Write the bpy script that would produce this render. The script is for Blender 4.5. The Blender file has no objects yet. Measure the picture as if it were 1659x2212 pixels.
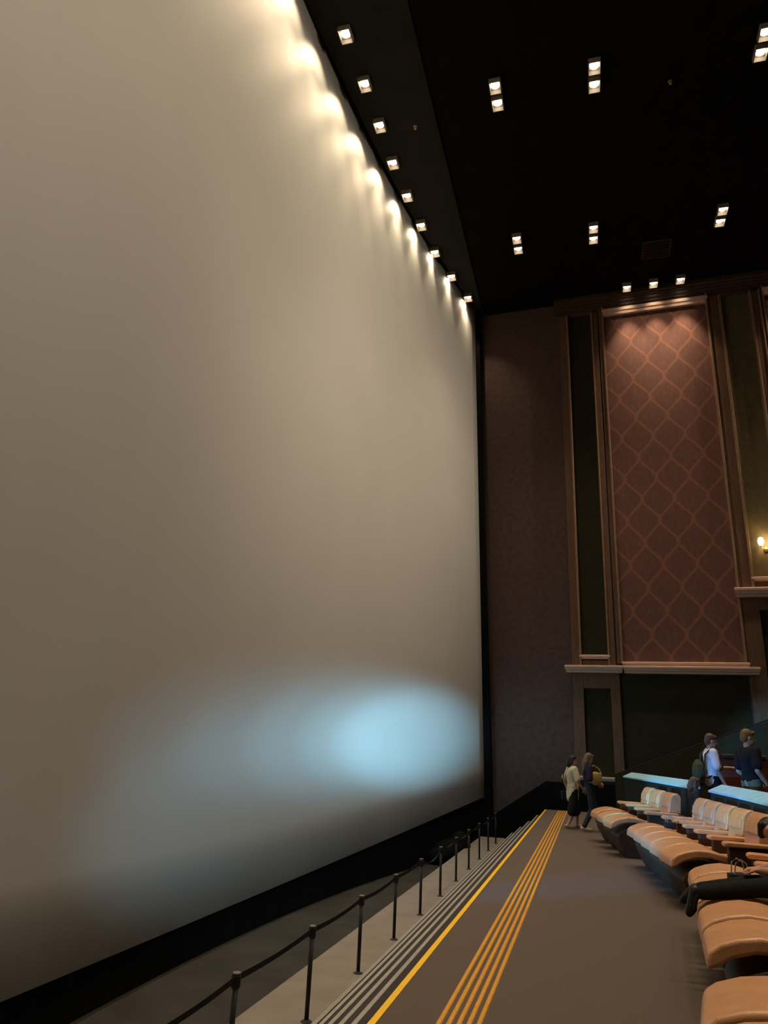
import bpy, bmesh, math, random
from mathutils import Vector, Matrix
random.seed(7)
PI = math.pi
C = bpy.context.scene.collection
SC = bpy.context.scene

# ------------------------------------------------------------------ camera, world, exposure
EYE = Vector((0.0, 0.0, 1.62))
yaw, pitch, roll = math.radians(16.238), math.radians(18.143), math.radians(2.748)
Fw = Vector((-math.sin(yaw) * math.cos(pitch), math.cos(yaw) * math.cos(pitch), math.sin(pitch)))
r0 = Vector((math.cos(yaw), math.sin(yaw), 0.0)); u0 = r0.cross(Fw)
Rt = r0 * math.cos(roll) + u0 * math.sin(roll)
Up = -r0 * math.sin(roll) + u0 * math.cos(roll)
cam = bpy.data.cameras.new('camera'); camo = bpy.data.objects.new('camera', cam); C.objects.link(camo)
cam.sensor_fit = 'HORIZONTAL'; cam.sensor_width = 36.0; cam.lens = 1534.0 / 1659.0 * 36.0
cam.clip_end = 200
camo.matrix_world = Matrix(((Rt.x, Up.x, -Fw.x, EYE.x), (Rt.y, Up.y, -Fw.y, EYE.y), (Rt.z, Up.z, -Fw.z, EYE.z), (0, 0, 0, 1)))
SC.camera = camo

w = bpy.data.worlds.new('dark_world'); SC.world = w; w.use_nodes = True
w.node_tree.nodes['Background'].inputs[0].default_value = (0, 0, 0, 1)
w.node_tree.nodes['Background'].inputs[1].default_value = 0.0
SC.view_settings.view_transform = 'Standard'; SC.view_settings.look = 'None'
SC.view_settings.exposure = 0.0; SC.view_settings.gamma = 1.0; SC.view_settings.use_curve_mapping = False

# light levels (each light itself is made with its fixture below)
SOFFIT_W, SOFFIT_FILL_W, SOFFIT_COL = 150.0, 480.0, (1.0, 0.80, 0.52)
SCREEN_FILL_W, SCREEN_FILL_COL = 4300.0, (1.0, 0.82, 0.60)
DOWN_W, DOWN_COL = 930.0, (1.0, 0.84, 0.66)
WASH_W, WASH_COL = 420.0, (1.0, 0.72, 0.48)
BLUE_SCREEN_W, BLUE_SEAT_W, BLUE_COL = 72000.0, 2600.0, (0.30, 0.72, 1.0)
SCONCE_W = 20.0


def spot(name, loc, aim, W, col, deg, blend=1.0, size=0.08, parent=None):
    l = bpy.data.lights.new(name, 'SPOT'); l.energy = W; l.color = col
    l.spot_size = math.radians(deg); l.spot_blend = blend; l.shadow_soft_size = size
    o = bpy.data.objects.new(name, l); C.objects.link(o)
    o.location = loc
    d = Vector(aim) - Vector(loc)
    o.rotation_euler = d.to_track_quat('-Z', 'Y').to_euler()
    return o


# ------------------------------------------------------------------ materials
def mat(name, col, rough=0.7, noise=0.0, scale=20.0, bump=0.0, bscale=200.0, metal=0.0, sheen=0.0, spec=0.3, coords='Object', stretch=(1, 1, 1)):
    m = bpy.data.materials.new(name); m.use_nodes = True
    nt = m.node_tree; b = nt.nodes['Principled BSDF']
    b.inputs['Roughness'].default_value = rough; b.inputs['Metallic'].default_value = metal
    b.inputs['Specular IOR Level'].default_value = spec
    if sheen: b.inputs['Sheen Weight'].default_value = sheen
    tc = nt.nodes.new('ShaderNodeTexCoord'); mp = nt.nodes.new('ShaderNodeMapping')
    mp.inputs['Scale'].default_value = stretch
    nt.links.new(tc.outputs[coords], mp.inputs[0])
    if noise > 0:
        n = nt.nodes.new('ShaderNodeTexNoise'); n.inputs['Scale'].default_value = scale; n.inputs['Detail'].default_value = 6
        nt.links.new(mp.outputs[0], n.inputs['Vector'])
        r = nt.nodes.new('ShaderNodeValToRGB')
        r.color_ramp.elements[0].position = 0.3; r.color_ramp.elements[1].position = 0.7
        r.color_ramp.elements[0].color = tuple(c * (1 - noise) for c in col) + (1,)
        r.color_ramp.elements[1].color = tuple(min(1, c * (1 + noise)) for c in col) + (1,)
        nt.links.new(n.outputs[0], r.inputs[0]); nt.links.new(r.outputs[0], b.inputs['Base Color'])
    else:
        b.inputs['Base Color'].default_value = tuple(col) + (1,)
    if bump > 0:
        n2 = nt.nodes.new('ShaderNodeTexNoise'); n2.inputs['Scale'].default_value = bscale; n2.inputs['Detail'].default_value = 3
        nt.links.new(mp.outputs[0], n2.inputs['Vector'])
        bp = nt.nodes.new('ShaderNodeBump'); bp.inputs['Strength'].default_value = bump; bp.inputs['Distance'].default_value = 0.02
        nt.links.new(n2.outputs[0], bp.inputs['Height']); nt.links.new(bp.outputs[0], b.inputs['Normal'])
    return m


def emit(name, col, s):
    m = bpy.data.materials.new(name); m.use_nodes = True; nt = m.node_tree
    b = nt.nodes['Principled BSDF']; b.inputs['Base Color'].default_value = tuple(col) + (1,)
    b.inputs['Emission Color'].default_value = tuple(col) + (1,); b.inputs['Emission Strength'].default_value = s
    return m


def damask():
    m = mat('damask_fabric', (0.3, 0.1, 0.07), 0.75, bump=0.15, bscale=150)
    nt = m.node_tree; b = nt.nodes['Principled BSDF']; L = nt.links.new
    tc = nt.nodes.new('ShaderNodeTexCoord'); sp = nt.nodes.new('ShaderNodeSeparateXYZ')
    L(tc.outputs['Object'], sp.inputs[0])

    def M(op, a, c=None):
        n = nt.nodes.new('ShaderNodeMath'); n.operation = op
        for i, v in enumerate((a, c)):
            if v is None: continue
            if isinstance(v, (int, float)): n.inputs[i].default_value = v
            else: L(v, n.inputs[i])
        return n.outputs[0]
    W, Hh = 1.02, 1.52
    u = M('DIVIDE', sp.outputs[0], W); v = M('DIVIDE', sp.outputs[2], Hh)
    ph = M('MULTIPLY', M('COSINE', M('MULTIPLY', v, 2 * PI)), 0.25)
    ph = M('ADD', ph, M('MULTIPLY', M('COSINE', M('MULTIPLY', v, 6 * PI)), 0.012))

    def dist(x):      # distance of x to the nearest integer
        f = M('FRACT', M('ADD', x, 0.5)); return M('ABSOLUTE', M('SUBTRACT', f, 0.5))
    d1 = dist(M('ADD', M('ADD', u, 0.25), ph)); d2 = dist(M('SUBTRACT', M('ADD', u, 0.75), ph))
    d = M('MINIMUM', d1, d2)
    band = nt.nodes.new('ShaderNodeMapRange'); band.interpolation_type = 'SMOOTHSTEP'
    band.inputs['From Min'].default_value = 0.02; band.inputs['From Max'].default_value = 0.075
    band.inputs['To Min'].default_value = 1; band.inputs['To Max'].default_value = 0
    L(d, band.inputs['Value'])
    # small leaf flecks inside each cell
    nz = nt.nodes.new('ShaderNodeTexNoise'); nz.inputs['Scale'].default_value = 7; nz.inputs['Detail'].default_value = 4
    mp2 = nt.nodes.new('ShaderNodeMapping'); mp2.inputs['Scale'].default_value = (1.6, 1, 0.55)
    L(tc.outputs['Object'], mp2.inputs[0]); L(mp2.outputs[0], nz.inputs['Vector'])
    fl = nt.nodes.new('ShaderNodeMapRange'); fl.inputs['From Min'].default_value = 0.48; fl.inputs['From Max'].default_value = 0.62
    fl.inputs['To Max'].default_value = 0.45; L(nz.outputs[0], fl.inputs['Value'])
    k = M('MINIMUM', M('ADD', M('MULTIPLY', band.outputs[0], M('ADD', 0.62, nz.outputs[0])), M('MULTIPLY', fl.outputs[0], 0.7)), 1.0)
    mx = nt.nodes.new('ShaderNodeMix'); mx.data_type = 'RGBA'
    L(k, mx.inputs['Factor'])
    mx.inputs['A'].default_value = (0.150, 0.066, 0.050, 1); mx.inputs['B'].default_value = (0.25, 0.106, 0.068, 1)
    L(mx.outputs['Result'], b.inputs['Base Color'])
    return m


M_CARPET = mat('walkway_carpet', (0.150, 0.113, 0.090), 0.95, 0.14, 90, 0.5, 900, spec=0.1)
M_LAND = mat('landing_carpet', (0.255, 0.215, 0.178), 0.95, 0.10, 3.0, 0.4, 500, spec=0.1)
M_STAGE = mat('stage_floor_carpet', (0.046, 0.041, 0.034), 0.95, 0.2, 1.5, 0.3, 400, spec=0.1)
M_STEP = mat('step_carpet', (0.060, 0.048, 0.048), 0.95, 0.2, 50, 0.4, 500, spec=0.1)
M_NOSE = mat('grey_nosing', (0.33, 0.30, 0.24), 0.6, 0.1, 20)
M_YEL = mat('yellow_strip', (0.95, 0.56, 0.015), 0.5, 0.05, 10)
M_TACT = mat('ochre_tactile', (0.72, 0.34, 0.035), 0.5, 0.15, 60, 0.3, 120)
M_BLACK = mat('black_cloth', (0.006, 0.006, 0.006), 0.95, 0.3, 4, spec=0.05)
M_CEIL = mat('black_ceiling', (0.008, 0.0075, 0.007), 0.95, 0.2, 2, spec=0.05)
M_SOFFIT = mat('soffit_paint', (0.020, 0.019, 0.016), 0.8, 0.15, 2, spec=0.1)
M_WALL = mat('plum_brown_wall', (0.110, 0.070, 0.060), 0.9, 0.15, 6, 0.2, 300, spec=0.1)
M_WOOD = mat('walnut_moulding', (0.150, 0.078, 0.045), 0.45, 0.25, 5, stretch=(8, 8, 0.6))
M_BEAD = mat('lit_edge_bead', (0.27, 0.165, 0.095), 0.4, 0.15, 8)  # bead lightened in colour to show the stiles' golden lit edges
M_TRIM = mat('pale_lit_ledge_moulding', (0.66, 0.45, 0.34), 0.5, 0.12, 6, stretch=(0.6, 8, 8))  # pale trim, colour brightened further for the wash light from above
M_CROWN = mat('dark_walnut_crown', (0.07, 0.042, 0.028), 0.45, 0.2, 5)
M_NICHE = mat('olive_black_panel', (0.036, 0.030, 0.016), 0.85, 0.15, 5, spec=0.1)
M_NICHE_LIT = mat('sconce_lit_niche_panel', (0.15, 0.118, 0.062), 0.8, 0.15, 5, spec=0.1)  # olive panel lightened, the sconce's glow put into its colour
M_DAMASK = damask()
M_SCREEN = mat('screen_surface', (0.60, 0.585, 0.555), 0.58, 0.02, 0.5, metal=0.45, spec=0.3)
M_LEATHER = mat('tan_leather', (0.68, 0.34, 0.155), 0.32, 0.12, 8, 0.15, 120)
M_LEATHER.node_tree.nodes['Principled BSDF'].inputs['Specular IOR Level'].default_value = 0.6
M_LEATHER_D = mat('dark_brown_leather', (0.062, 0.030, 0.014), 0.55, 0.12, 8, 0.15, 120)
M_PART = mat('teal_black_panel', (0.017, 0.022, 0.020), 0.7, 0.15, 6)
M_CAP = mat('blue_lit_cap', (0.42, 0.74, 0.84), 0.3, 0.08, 5)  # blue light falling on the cap is put into its colour
M_POST = mat('black_post', (0.022, 0.020, 0.018), 0.4)
M_POSTCAP = mat('grey_post_cap', (0.16, 0.145, 0.115), 0.4)
M_BELT = mat('black_belt', (0.014, 0.012, 0.014), 0.7)
M_HOUS = mat('fixture_housing', (0.30, 0.25, 0.18), 0.5)
M_LENS = emit('lamp_lens', (1.0, 0.88, 0.72), 9.0)
M_SHADE = emit('sconce_glass', (1.0, 0.78, 0.48), 6.0)
M_BRASS = mat('brass', (0.55, 0.38, 0.14), 0.35, metal=0.6)
M_MAROON = mat('maroon_upholstery', (0.13, 0.028, 0.018), 0.8, 0.15, 10)
M_RAISED = mat('raised_floor_carpet', (0.05, 0.042, 0.034), 0.95, 0.2, 40)
M_METAL = mat('dark_metal', (0.03, 0.03, 0.03), 0.4, metal=0.7)
M_BLUELENS = emit('blue_lens', (0.3, 0.72, 1.0), 4.0)


# ------------------------------------------------------------------ mesh helpers
class MB:
    def __init__(s): s.v = []; s.f = []

    def add(s, vs, fs):
        o = len(s.v); s.v += [tuple(p) for p in vs]; s.f += [tuple(i + o for i in f) for f in fs]; return s

    def box(s, x0, x1, y0, y1, z0, z1):
        vs = [(x, y, z) for z in (z0, z1) for y in (y0, y1) for x in (x0, x1)]
        return s.add(vs, [(0, 2, 3, 1), (4, 5, 7, 6), (0, 1, 5, 4), (2, 6, 7, 3), (0, 4, 6, 2), (1, 3, 7, 5)])

    def prism_y(s, prof, y0, y1):        # profile of (x, z) pushed along y
        n = len(prof)
        vs = [(x, y0, z) for x, z in prof] + [(x, y1, z) for x, z in prof]
        fs = [tuple(range(n)), tuple(range(2 * n - 1, n - 1, -1))] + [(i, i + n, (i + 1) % n + n, (i + 1) % n) for i in range(n)]
        return s.add(vs, fs)

    def prism_z(s, poly, z0, z1):
        n = len(poly)
        vs = [(x, y, z0) for x, y in poly] + [(x, y, z1) for x, y in poly]
        fs = [tuple(range(n - 1, -1, -1)), tuple(range(n, 2 * n))] + [(i, (i + 1) % n, (i + 1) % n + n, i + n) for i in range(n)]
        return s.add(vs, fs)

    def tube(s, pts, rad, n=10, cap=True):
        pts = [Vector(p) for p in pts]
        if not isinstance(rad, (list, tuple)): rad = [rad] * len(pts)
        vs = []
        for i, p in enumerate(pts):
            t = (pts[min(i + 1, len(pts) - 1)] - pts[max(i - 1, 0)]).normalized()
            a = Vector((0, 0, 1)) if abs(t.z) < .9 else Vector((1, 0, 0))
            x = t.cross(a).normalized(); y = t.cross(x)
            for k in range(n):
                g = 2 * PI * k / n; vs.append(p + (x * math.cos(g) + y * math.sin(g)) * rad[i])
        fs = [(i * n + k, i * n + (k + 1) % n, (i + 1) * n + (k + 1) % n, (i + 1) * n + k) for i in range(len(pts) - 1) for k in range(n)]
        if cap: fs += [tuple(range(n - 1, -1, -1)), tuple((len(pts) - 1) * n + k for k in range(n))]
        return s.add(vs, fs)

    def lathe(s, prof, cx=0, cy=0, n=16):
        vs = []; fs = []
        for r, z in prof:
            for k in range(n):
                g = 2 * PI * k / n; vs.append((cx + r * math.cos(g), cy + r * math.sin(g), z))
        for i in range(len(prof) - 1):
            for k in range(n): fs.append((i * n + k, i * n + (k + 1) % n, (i + 1) * n + (k + 1) % n, (i + 1) * n + k))
        fs += [tuple(range(n - 1, -1, -1)), tuple((len(prof) - 1) * n + k for k in range(n))]
        return s.add(vs, fs)

    def cap(s, p, q, r1, r2, n=12):       # closed tapered capsule
        p = Vector(p); q = Vector(q); t = (q - p)
        t = t.normalized() if t.length > 1e-6 else Vector((0, 0, 1))
        pts = []; rr = []
        for a in (-85, -60, -30, 0): pts.append(p + t * (r1 * math.sin(math.radians(a)))); rr.append(r1 * math.cos(math.radians(a)))
        for a in (0, 30, 60, 85): pts.append(q + t * (r2 * math.sin(math.radians(a)))); rr.append(r2 * math.cos(math.radians(a)))
        a = Vector((0, 0, 1)) if abs(t.z) < .9 else Vector((1, 0, 0))
        x = t.cross(a).normalized(); y = t.cross(x); vs = []
        for c, r in zip(pts, rr):
            for k in range(n):
                g = 2 * PI * k / n; vs.append(c + (x * math.cos(g) + y * math.sin(g)) * r)
        m = len(pts)
        fs = [(i * n + k, i * n + (k + 1) % n, (i + 1) * n + (k + 1) % n, (i + 1) * n + k) for i in range(m - 1) for k in range(n)]
        fs += [tuple(range(n - 1, -1, -1)), tuple((m - 1) * n + k for k in range(n))]
        return s.add(vs, fs)

    def ell(s, c, rx, ry, rz, rot=None, n=16, m=10):
        vs = []; c = Vector(c)
        for i in range(m + 1):
            a = -PI / 2 * .98 + PI * .98 * i / m
            for k in range(n):
                g = 2 * PI * k / n
                v = Vector((rx * math.cos(a) * math.cos(g), ry * math.cos(a) * math.sin(g), rz * math.sin(a)))
                if rot is not None: v = rot @ v
                vs.append(c + v)
        fs = [(i * n + k, i * n + (k + 1) % n, (i + 1) * n + (k + 1) % n, (i + 1) * n + k) for i in range(m) for k in range(n)]
        fs += [tuple(range(n - 1, -1, -1)), tuple(m * n + k for k in range(n))]
        return s.add(vs, fs)

    def mesh(s, name, smooth=False):
        me = bpy.data.meshes.new(name); me.from_pydata(s.v, [], s.f)
        bm = bmesh.new(); bm.from_mesh(me); bmesh.ops.recalc_face_normals(bm, faces=bm.faces); bm.to_mesh(me); bm.free()
        if smooth:
            for p in me.polygons: p.use_smooth = True
        return me

    def build(s, name, m, parent=None, smooth=False, bevel=0.0, seg=2, auto=False):
        me = s.mesh(name, smooth or bevel > 0); me.materials.append(m)
        o = bpy.data.objects.new(name, me); C.objects.link(o)
        if parent: o.parent = parent
        if bevel:
            b = o.modifiers.new('bevel', 'BEVEL'); b.width = bevel; b.segments = seg; b.limit_method = 'ANGLE'
            b.angle_limit = math.radians(35); b.harden_normals = True
            me.set_sharp_from_angle(angle=math.radians(35))
        return o


def remeshed(name, mb, m, voxel, parent=None, smooth=4):
    me = mb.mesh(name); o = bpy.data.objects.new(name, me); C.objects.link(o)
    r = o.modifiers.new('remesh', 'REMESH'); r.mode = 'VOXEL'; r.voxel_size = voxel; r.use_smooth_shade = True
    sm = o.modifiers.new('smooth', 'SMOOTH'); sm.factor = 0.5; sm.iterations = smooth
    dg = bpy.context.evaluated_depsgraph_get()
    me2 = bpy.data.meshes.new_from_object(o.evaluated_get(dg)); o.modifiers.clear(); o.data = me2; me2.name = name
    bpy.data.meshes.remove(me)
    me2.materials.clear(); me2.materials.append(m)
    for p in me2.polygons: p.use_smooth = True
    if parent: o.parent = parent
    return o


def tag(o, label=None, cat=None, group=None, kind=None):
    if label: o['label'] = label
    if cat: o['category'] = cat
    if group: o['group'] = group
    if kind: o['kind'] = kind
    return o


def thing(name, label, cat, loc=(0, 0, 0), rz=0.0, group=None):
    o = bpy.data.objects.new(name, None); C.objects.link(o); o.location = loc; o.rotation_euler = (0, 0, rz)
    o.empty_display_size = 0.1
    return tag(o, label, cat, group)


def dup(root, loc, rz, label, group=None):
    r = root.copy(); C.objects.link(r); r.location = loc; r.rotation_euler = (0, 0, rz); r['label'] = label
    if group: r['group'] = group
    for ch in list(root.children):
        if ch.type == 'LIGHT': continue
        c = ch.copy(); C.objects.link(c); c.parent = r
        for g in list(ch.children):
            d = g.copy(); C.objects.link(d); d.parent = c
    return r


def struct(o, label=None):
    tag(o, label, kind='structure'); return o


# ------------------------------------------------------------------ room shell
CZ = 17.9
YA, YB = -9.0, 24.45
def xtop(y): return -5.72 + 0.0101 * (y - 9.5) ** 2
def xbot(y): return xtop(y) + 0.41
def zbot(y): return -0.78 + 0.0049 * (y - 9.5) ** 2
EDGE = -1.375          # left edge of the walkway
NT, RISE, TREAD = 5, 0.18, 0.25
LZ = -NT * RISE        # landing level -0.90
LX0 = EDGE - NT * TREAD
LX1 = -3.335
SZ = -1.28             # stage floor level

floor = struct(MB().box(EDGE, 2.0, YA, 23.62, -0.3, 0.0).build('floor', M_CARPET), 'brown grey carpeted walkway in front of the recliners')
MB().box(EDGE, EDGE + 0.045, YA, 23.5, 0.0, 0.006).build('nosing_strip', M_YEL, floor)
for i in range(5):
    xc = -0.970 + i * 0.0592; mb = MB(); n = 1300; vs = []; fs = []
    y0 = -2.0; dy = (23.5 - y0) / n
    for k in range(n + 1):
        hw = 0.0155 + 0.0035 * math.cos(k * PI); y = y0 + k * dy
        vs += [(xc - hw, y, 0.0), (xc - hw * .7, y, 0.006), (xc + hw * .7, y, 0.006), (xc + hw, y, 0.0)]
        if k: fs += [((k - 1) * 4 + j, (k - 1) * 4 + j + 1, k * 4 + j + 1, k * 4 + j) for j in range(3)]
    mb.add(vs, fs).build('tactile_bar', M_TACT, floor)

stairs = struct(MB().box(LX0, EDGE, YA, 23.7, SZ, LZ - 0.02).build('stair_flight', M_STEP), 'flight of dark carpeted steps down from the walkway')
for i in range(1, NT):
    x1 = EDGE - (i - 1) * TREAD; x0 = EDGE - i * TREAD
    st = MB().box(x0, EDGE - 0.001, YA, 23.65, LZ - 0.019, -i * RISE).build('step', M_STEP, stairs)
    MB().box(x0 - 0.004, x0 + 0.031, YA, 23.6, -i * RISE - 0.01, -i * RISE + 0.004).build('nosing_strip', M_NOSE, st)
land = struct(MB().box(LX1, LX0, YA, 24.0, SZ, LZ).build('floor_landing', M_LAND), 'pale carpeted landing below the steps')
MB().box(LX0 + 0.0, LX0 + 0.045, YA, 23.6, LZ - .005, LZ + 0.004).build('border_strip', M_NOSE, land)
struct(MB().box(-7.2, LX1, YA, YB, SZ - .2, SZ).build('floor_stage', M_STAGE), 'dark stage floor at the foot of the screen')
# the raised floor behind the partitions
struct(MB().prism_z([(2.25, 8.0), (2.25, 12.2), (2.0, 14.2), (1.75, 15.4), (1.1, 20.0), (1.0, 23.0), (20, 23.0), (20, YA), (2.25, YA)], 0.0, 0.38).build('floor_raised', M_RAISED), 'raised dark floor behind the low partitions')
for k in range(4):
    struct(MB().box(6.0 + 1.4 * k, 20, YA, 22.6, 0.38 + .4 * k, 0.78 + .4 * k).build('floor_tier', M_RAISED), 'dark seating tier rising to the back')

ceil = struct(MB().box(-3.35, 20, YA, YB, CZ + 0.05, CZ + 0.25).build('ceiling', M_CEIL), 'flat black ceiling')
EDGEPTS = [(-9, -4.0), (-5, -4.7), (0, -5.3), (5, -5.66), (9, -5.70), (10.8, -5.665), (11.9, -5.56), (13, -5.45), (14.6, -5.30), (16.1, -5.14), (17.6, -4.93), (19, -4.70), (20.9, -4.26), (22.2, -3.97), (23.46, -3.69), (24.3, -3.5)]
poly = [(x, y) for y, x in EDGEPTS] + [(-3.35, 24.3), (-3.35, -9)]
struct(MB().prism_z(poly, CZ, CZ + 0.24).build('ceiling_soffit', M_SOFFIT), 'dark soffit strip along the top of the screen')
struct(MB().box(-7.3, -7.1, YA, YB, SZ, 19).build('wall_left', M_BLACK), 'black wall behind the screen')
struct(MB().box(-7.3, 20.2, YA - .2, YA, SZ, 19).build('wall_near', M_WALL))
struct(MB().box(20, 20.2, YA, YB, -0.3, 19).build('wall_right', M_WALL))
struct(MB().box(-7.3, -3.35, YA, YB, 18.6, 18.8).build('ceiling_slot', M_BLACK))

# screen
mb = MB(); vs = []; fs = []; ny, nz = 80, 20
for i in range(ny + 1):
    y = -4.8 + (23.8 + 4.8) * i / ny
    for j in range(nz + 1):
        t = j / nz; vs.append((xbot(y) + (xtop(y) - xbot(y)) * t, y, zbot(y) + (18.25 - zbot(y)) * t))
for i in range(ny):
    for j in range(nz):
        a = i * (nz + 1) + j; fs.append((a, a + nz + 1, a + nz + 2, a + 1))
scr = mb.add(vs, fs).build('cinema_screen', M_SCREEN, smooth=True)
sd = scr.modifiers.new('solid', 'SOLIDIFY'); sd.thickness = 0.03; sd.offset = 0
tag(scr, 'huge curved pale cinema screen filling the left of the view', 'screen')
# black skirt below the screen, black jamb beside it
mb = MB(); vs = []; fs = []
for i in range(61):
    y = -4.8 + (24.2 + 4.8) * i / 60; yy = min(y, 23.8)
    x = xbot(yy) - 0.06 + (y - yy) * .3
    vs += [(x, y, SZ), (x, y, zbot(yy) + 0.05), (x - .1, y, zbot(yy) + .05), (x - .1, y, SZ)]
    if i: fs += [((i - 1) * 4 + j, i * 4 + j, i * 4 + (j + 1) % 4, (i - 1) * 4 + (j + 1) % 4) for j in range(4)]
struct(mb.add(vs, fs).build('baseboard_screen', M_BLACK), 'black skirt between the screen and the stage floor')
xb, xt_ = xbot(23.8), xtop(23.8)
mb = MB().add([(xb - .05, 23.84, -.9), (xb + .26, 23.90, -.9), (xb + .26, 24.25, -.9), (xb - .05, 24.25, -.9), (xt_ - .05, 23.84, 18), (xt_ + .17, 23.88, 18), (xt_ + .17, 24.25, 18), (xt_ - .05, 24.25, 18)],
              [(0, 3, 2, 1), (4, 5, 6, 7), (0, 1, 5, 4), (1, 2, 6, 5), (2, 3, 7, 6), (3, 0, 4, 7)])
struct(mb.build('trim_1', M_BLACK), 'black masking strip at the right edge of the screen')

# ------------------------------------------------------------------ far wall with its panelling (local frame: x along the wall, -y towards the room)
wall = struct(MB().box(-4.2, 15.5, 0.0, 0.3, SZ, 18.2).build('wall_far', M_WALL), 'plum brown side wall with tall wooden panelling')
wall.location = (0, 24.15, 0); wall.rotation_euler = (0, 0, math.atan(-0.05))


def wp(name, m, u0_, u1_, z0_, z1_, d0, d1, bevel=0.012, label=None):
    o = MB().box(u0_, u1_, -d1, -d0, z0_, z1_).build(name, m, wall, bevel=bevel)
    if label: o['label'] = label
    return o


def ledge(name, m, u0_, u1_, z0_, z1_, d, steps=3):
    prof = [(0.0, z0_)]
    for k in range(steps):
        dd = d * (0.62 + 0.38 * (k + 1) / steps) if steps > 1 else d
        prof += [(-dd, z0_ + (z1_ - z0_) * k / steps), (-dd, z0_ + (z1_ - z0_) * (k + .72) / steps)]
    prof += [(-d * .86, z1_), (0.0, z1_)]
    n = len(prof)
    vs = [(u0_ + (d + y) * .35, y, z) for y, z in prof] + [(u1_ - (d + y) * .35, y, z) for y, z in prof]
    fs = [tuple(range(n)), tuple(range(2 * n - 1, n - 1, -1))] + [(i, i + n, (i + 1) % n + n, (i + 1) % n) for i in range(n)]
    return MB().add(vs, fs).build(name, m, wall)


def stile(u0_, u1_, z0_, z1_, d, bl=0.0, br=0.0):
    wp('stile', M_WOOD, u0_ + bl, u1_ - br, z0_, z1_, 0, d)
    if bl: wp('stile_bead', M_BEAD, u0_, u0_ + bl, z0_, z1_, 0, d + .05, .02)
    if br: wp('stile_bead', M_BEAD, u1_ - br, u1_, z0_, z1_, 0, d + .05, .02)


# left pilaster
stile(-0.44, -0.13, 4.32, 17.32, .16, 0, .07)
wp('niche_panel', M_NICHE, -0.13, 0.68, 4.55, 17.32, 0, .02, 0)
stile(0.68, 0.91, 4.32, 17.32, .16, .06, 0)
wp('bottom_rail', M_WOOD, -0.13, 0.68, 4.32, 4.5, 0, .14)
ledge('niche_sill', M_TRIM, -0.20, 0.75, 4.54, 4.67, .22, 2)
ledge('pilaster_ledge', M_TRIM, -0.66, 1.12, 4.10, 4.32, .42, 3)
# damask bay
wp('damask_panel', M_DAMASK, 1.12, 4.64, 4.40, 17.2, 0, .03, 0, 'tall reddish brown damask wall panel with ogee pattern')
stile(0.95, 1.14, 4.40, 17.50, .12, 0, .07)
stile(4.62, 4.78, 4.40, 17.50, .12, .07, 0)
ledge('panel_top_moulding', M_TRIM, 1.10, 4.70, 17.12, 17.40, .18, 2)
ledge('panel_sill', M_TRIM, 1.10, 4.74, 4.33, 4.46, .22, 2)
ledge('panel_ledge', M_TRIM, 1.12, 4.98, 4.10, 4.32, .36, 3)
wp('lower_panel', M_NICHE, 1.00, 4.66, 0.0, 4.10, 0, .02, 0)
# left pedestal
stile(-0.45, -0.11, 0.95, 4.10, .14)
stile(0.71, 1.00, 0.95, 4.10, .14)
wp('top_rail', M_WOOD, -0.11, 0.71, 3.62, 4.10, 0, .14)
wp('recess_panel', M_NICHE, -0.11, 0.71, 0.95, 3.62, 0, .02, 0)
ledge('pedestal_sill', M_TRIM, -0.60, 0.86, 0.88, 1.00, .24, 2)
# right pilaster with its sconce niche
stile(4.78, 5.12, 6.72, 17.32, .16, 0, .09)
wp('niche_panel', M_NICHE_LIT, 5.12, 6.02, 6.9, 17.32, 0, .02, 0)
stile(6.02, 6.36, 6.72, 17.32, .16, .07, .06)
wp('bottom_rail', M_WOOD, 5.12, 6.02, 6.72, 6.95, 0, .14)
ledge('niche_sill', M_TRIM, 5.04, 6.10, 6.95, 7.08, .22, 2)
ledge('pilaster_ledge', M_TRIM, 4.50, 6.66, 6.44, 6.72, .42, 3)
stile(4.70, 5.18, 0.0, 6.44, .14)
stile(5.98, 6.40, 0.0, 6.44, .14)
wp('top_rail', M_WOOD, 5.18, 5.98, 6.05, 6.44, 0, .14)
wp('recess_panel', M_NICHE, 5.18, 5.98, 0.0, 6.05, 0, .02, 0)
# next damask bay, mostly outside the frame
wp('damask_panel', M_DAMASK, 6.42, 9.9, 4.40, 17.2, 0, .03, 0)
stile(6.36, 6.48, 4.40, 17.50, .12, 0, .06)
stile(9.86, 10.2, 0.0, 17.50, .14)
ledge('panel_top_moulding', M_TRIM, 6.44, 9.94, 17.12, 17.40, .18, 2)
ledge('panel_ledge', M_TRIM, 6.42, 10.2, 4.10, 4.32, .36, 3)
# stepped crown under the ceiling
prof = [(0, 17.34)]
for k in range(5):
    prof += [(-.10 - .065 * k, 17.40 + .10 * k), (-.10 - .065 * k, 17.47 + .10 * k)]
prof += [(-.36, 17.95), (0, 17.95)]
n = len(prof)
vs = [(-.62, y, z) for y, z in prof] + [(15, y, z) for y, z in prof]
MB().add(vs, [tuple(range(n)), tuple(range(2 * n - 1, n - 1, -1))] + [(i, i + n, (i + 1) % n + n, (i + 1) % n) for i in range(n)]).build('crown_moulding', M_CROWN, wall)

# black dado at the foot of the wall, following the steps down
mb = MB(); pts = [(2.0, 0.80), (-1.36, 0.78), (-3.0, -0.30), (-4.1, -0.30), (-4.1, SZ), (2.0, SZ)]
vs = [(x, 23.66 - .02 * x, z) for x, z in pts] + [(x, 24.12 - .03 * x, z) for x, z in pts]; n = len(pts)
struct(mb.add(vs, [tuple(range(n)), tuple(range(2 * n - 1, n - 1, -1))] + [(i, i + n, (i + 1) % n + n, (i + 1) % n) for i in range(n)]).build('baseboard_far', M_BLACK), 'black dado along the side wall, sloping down with the steps')
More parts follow.
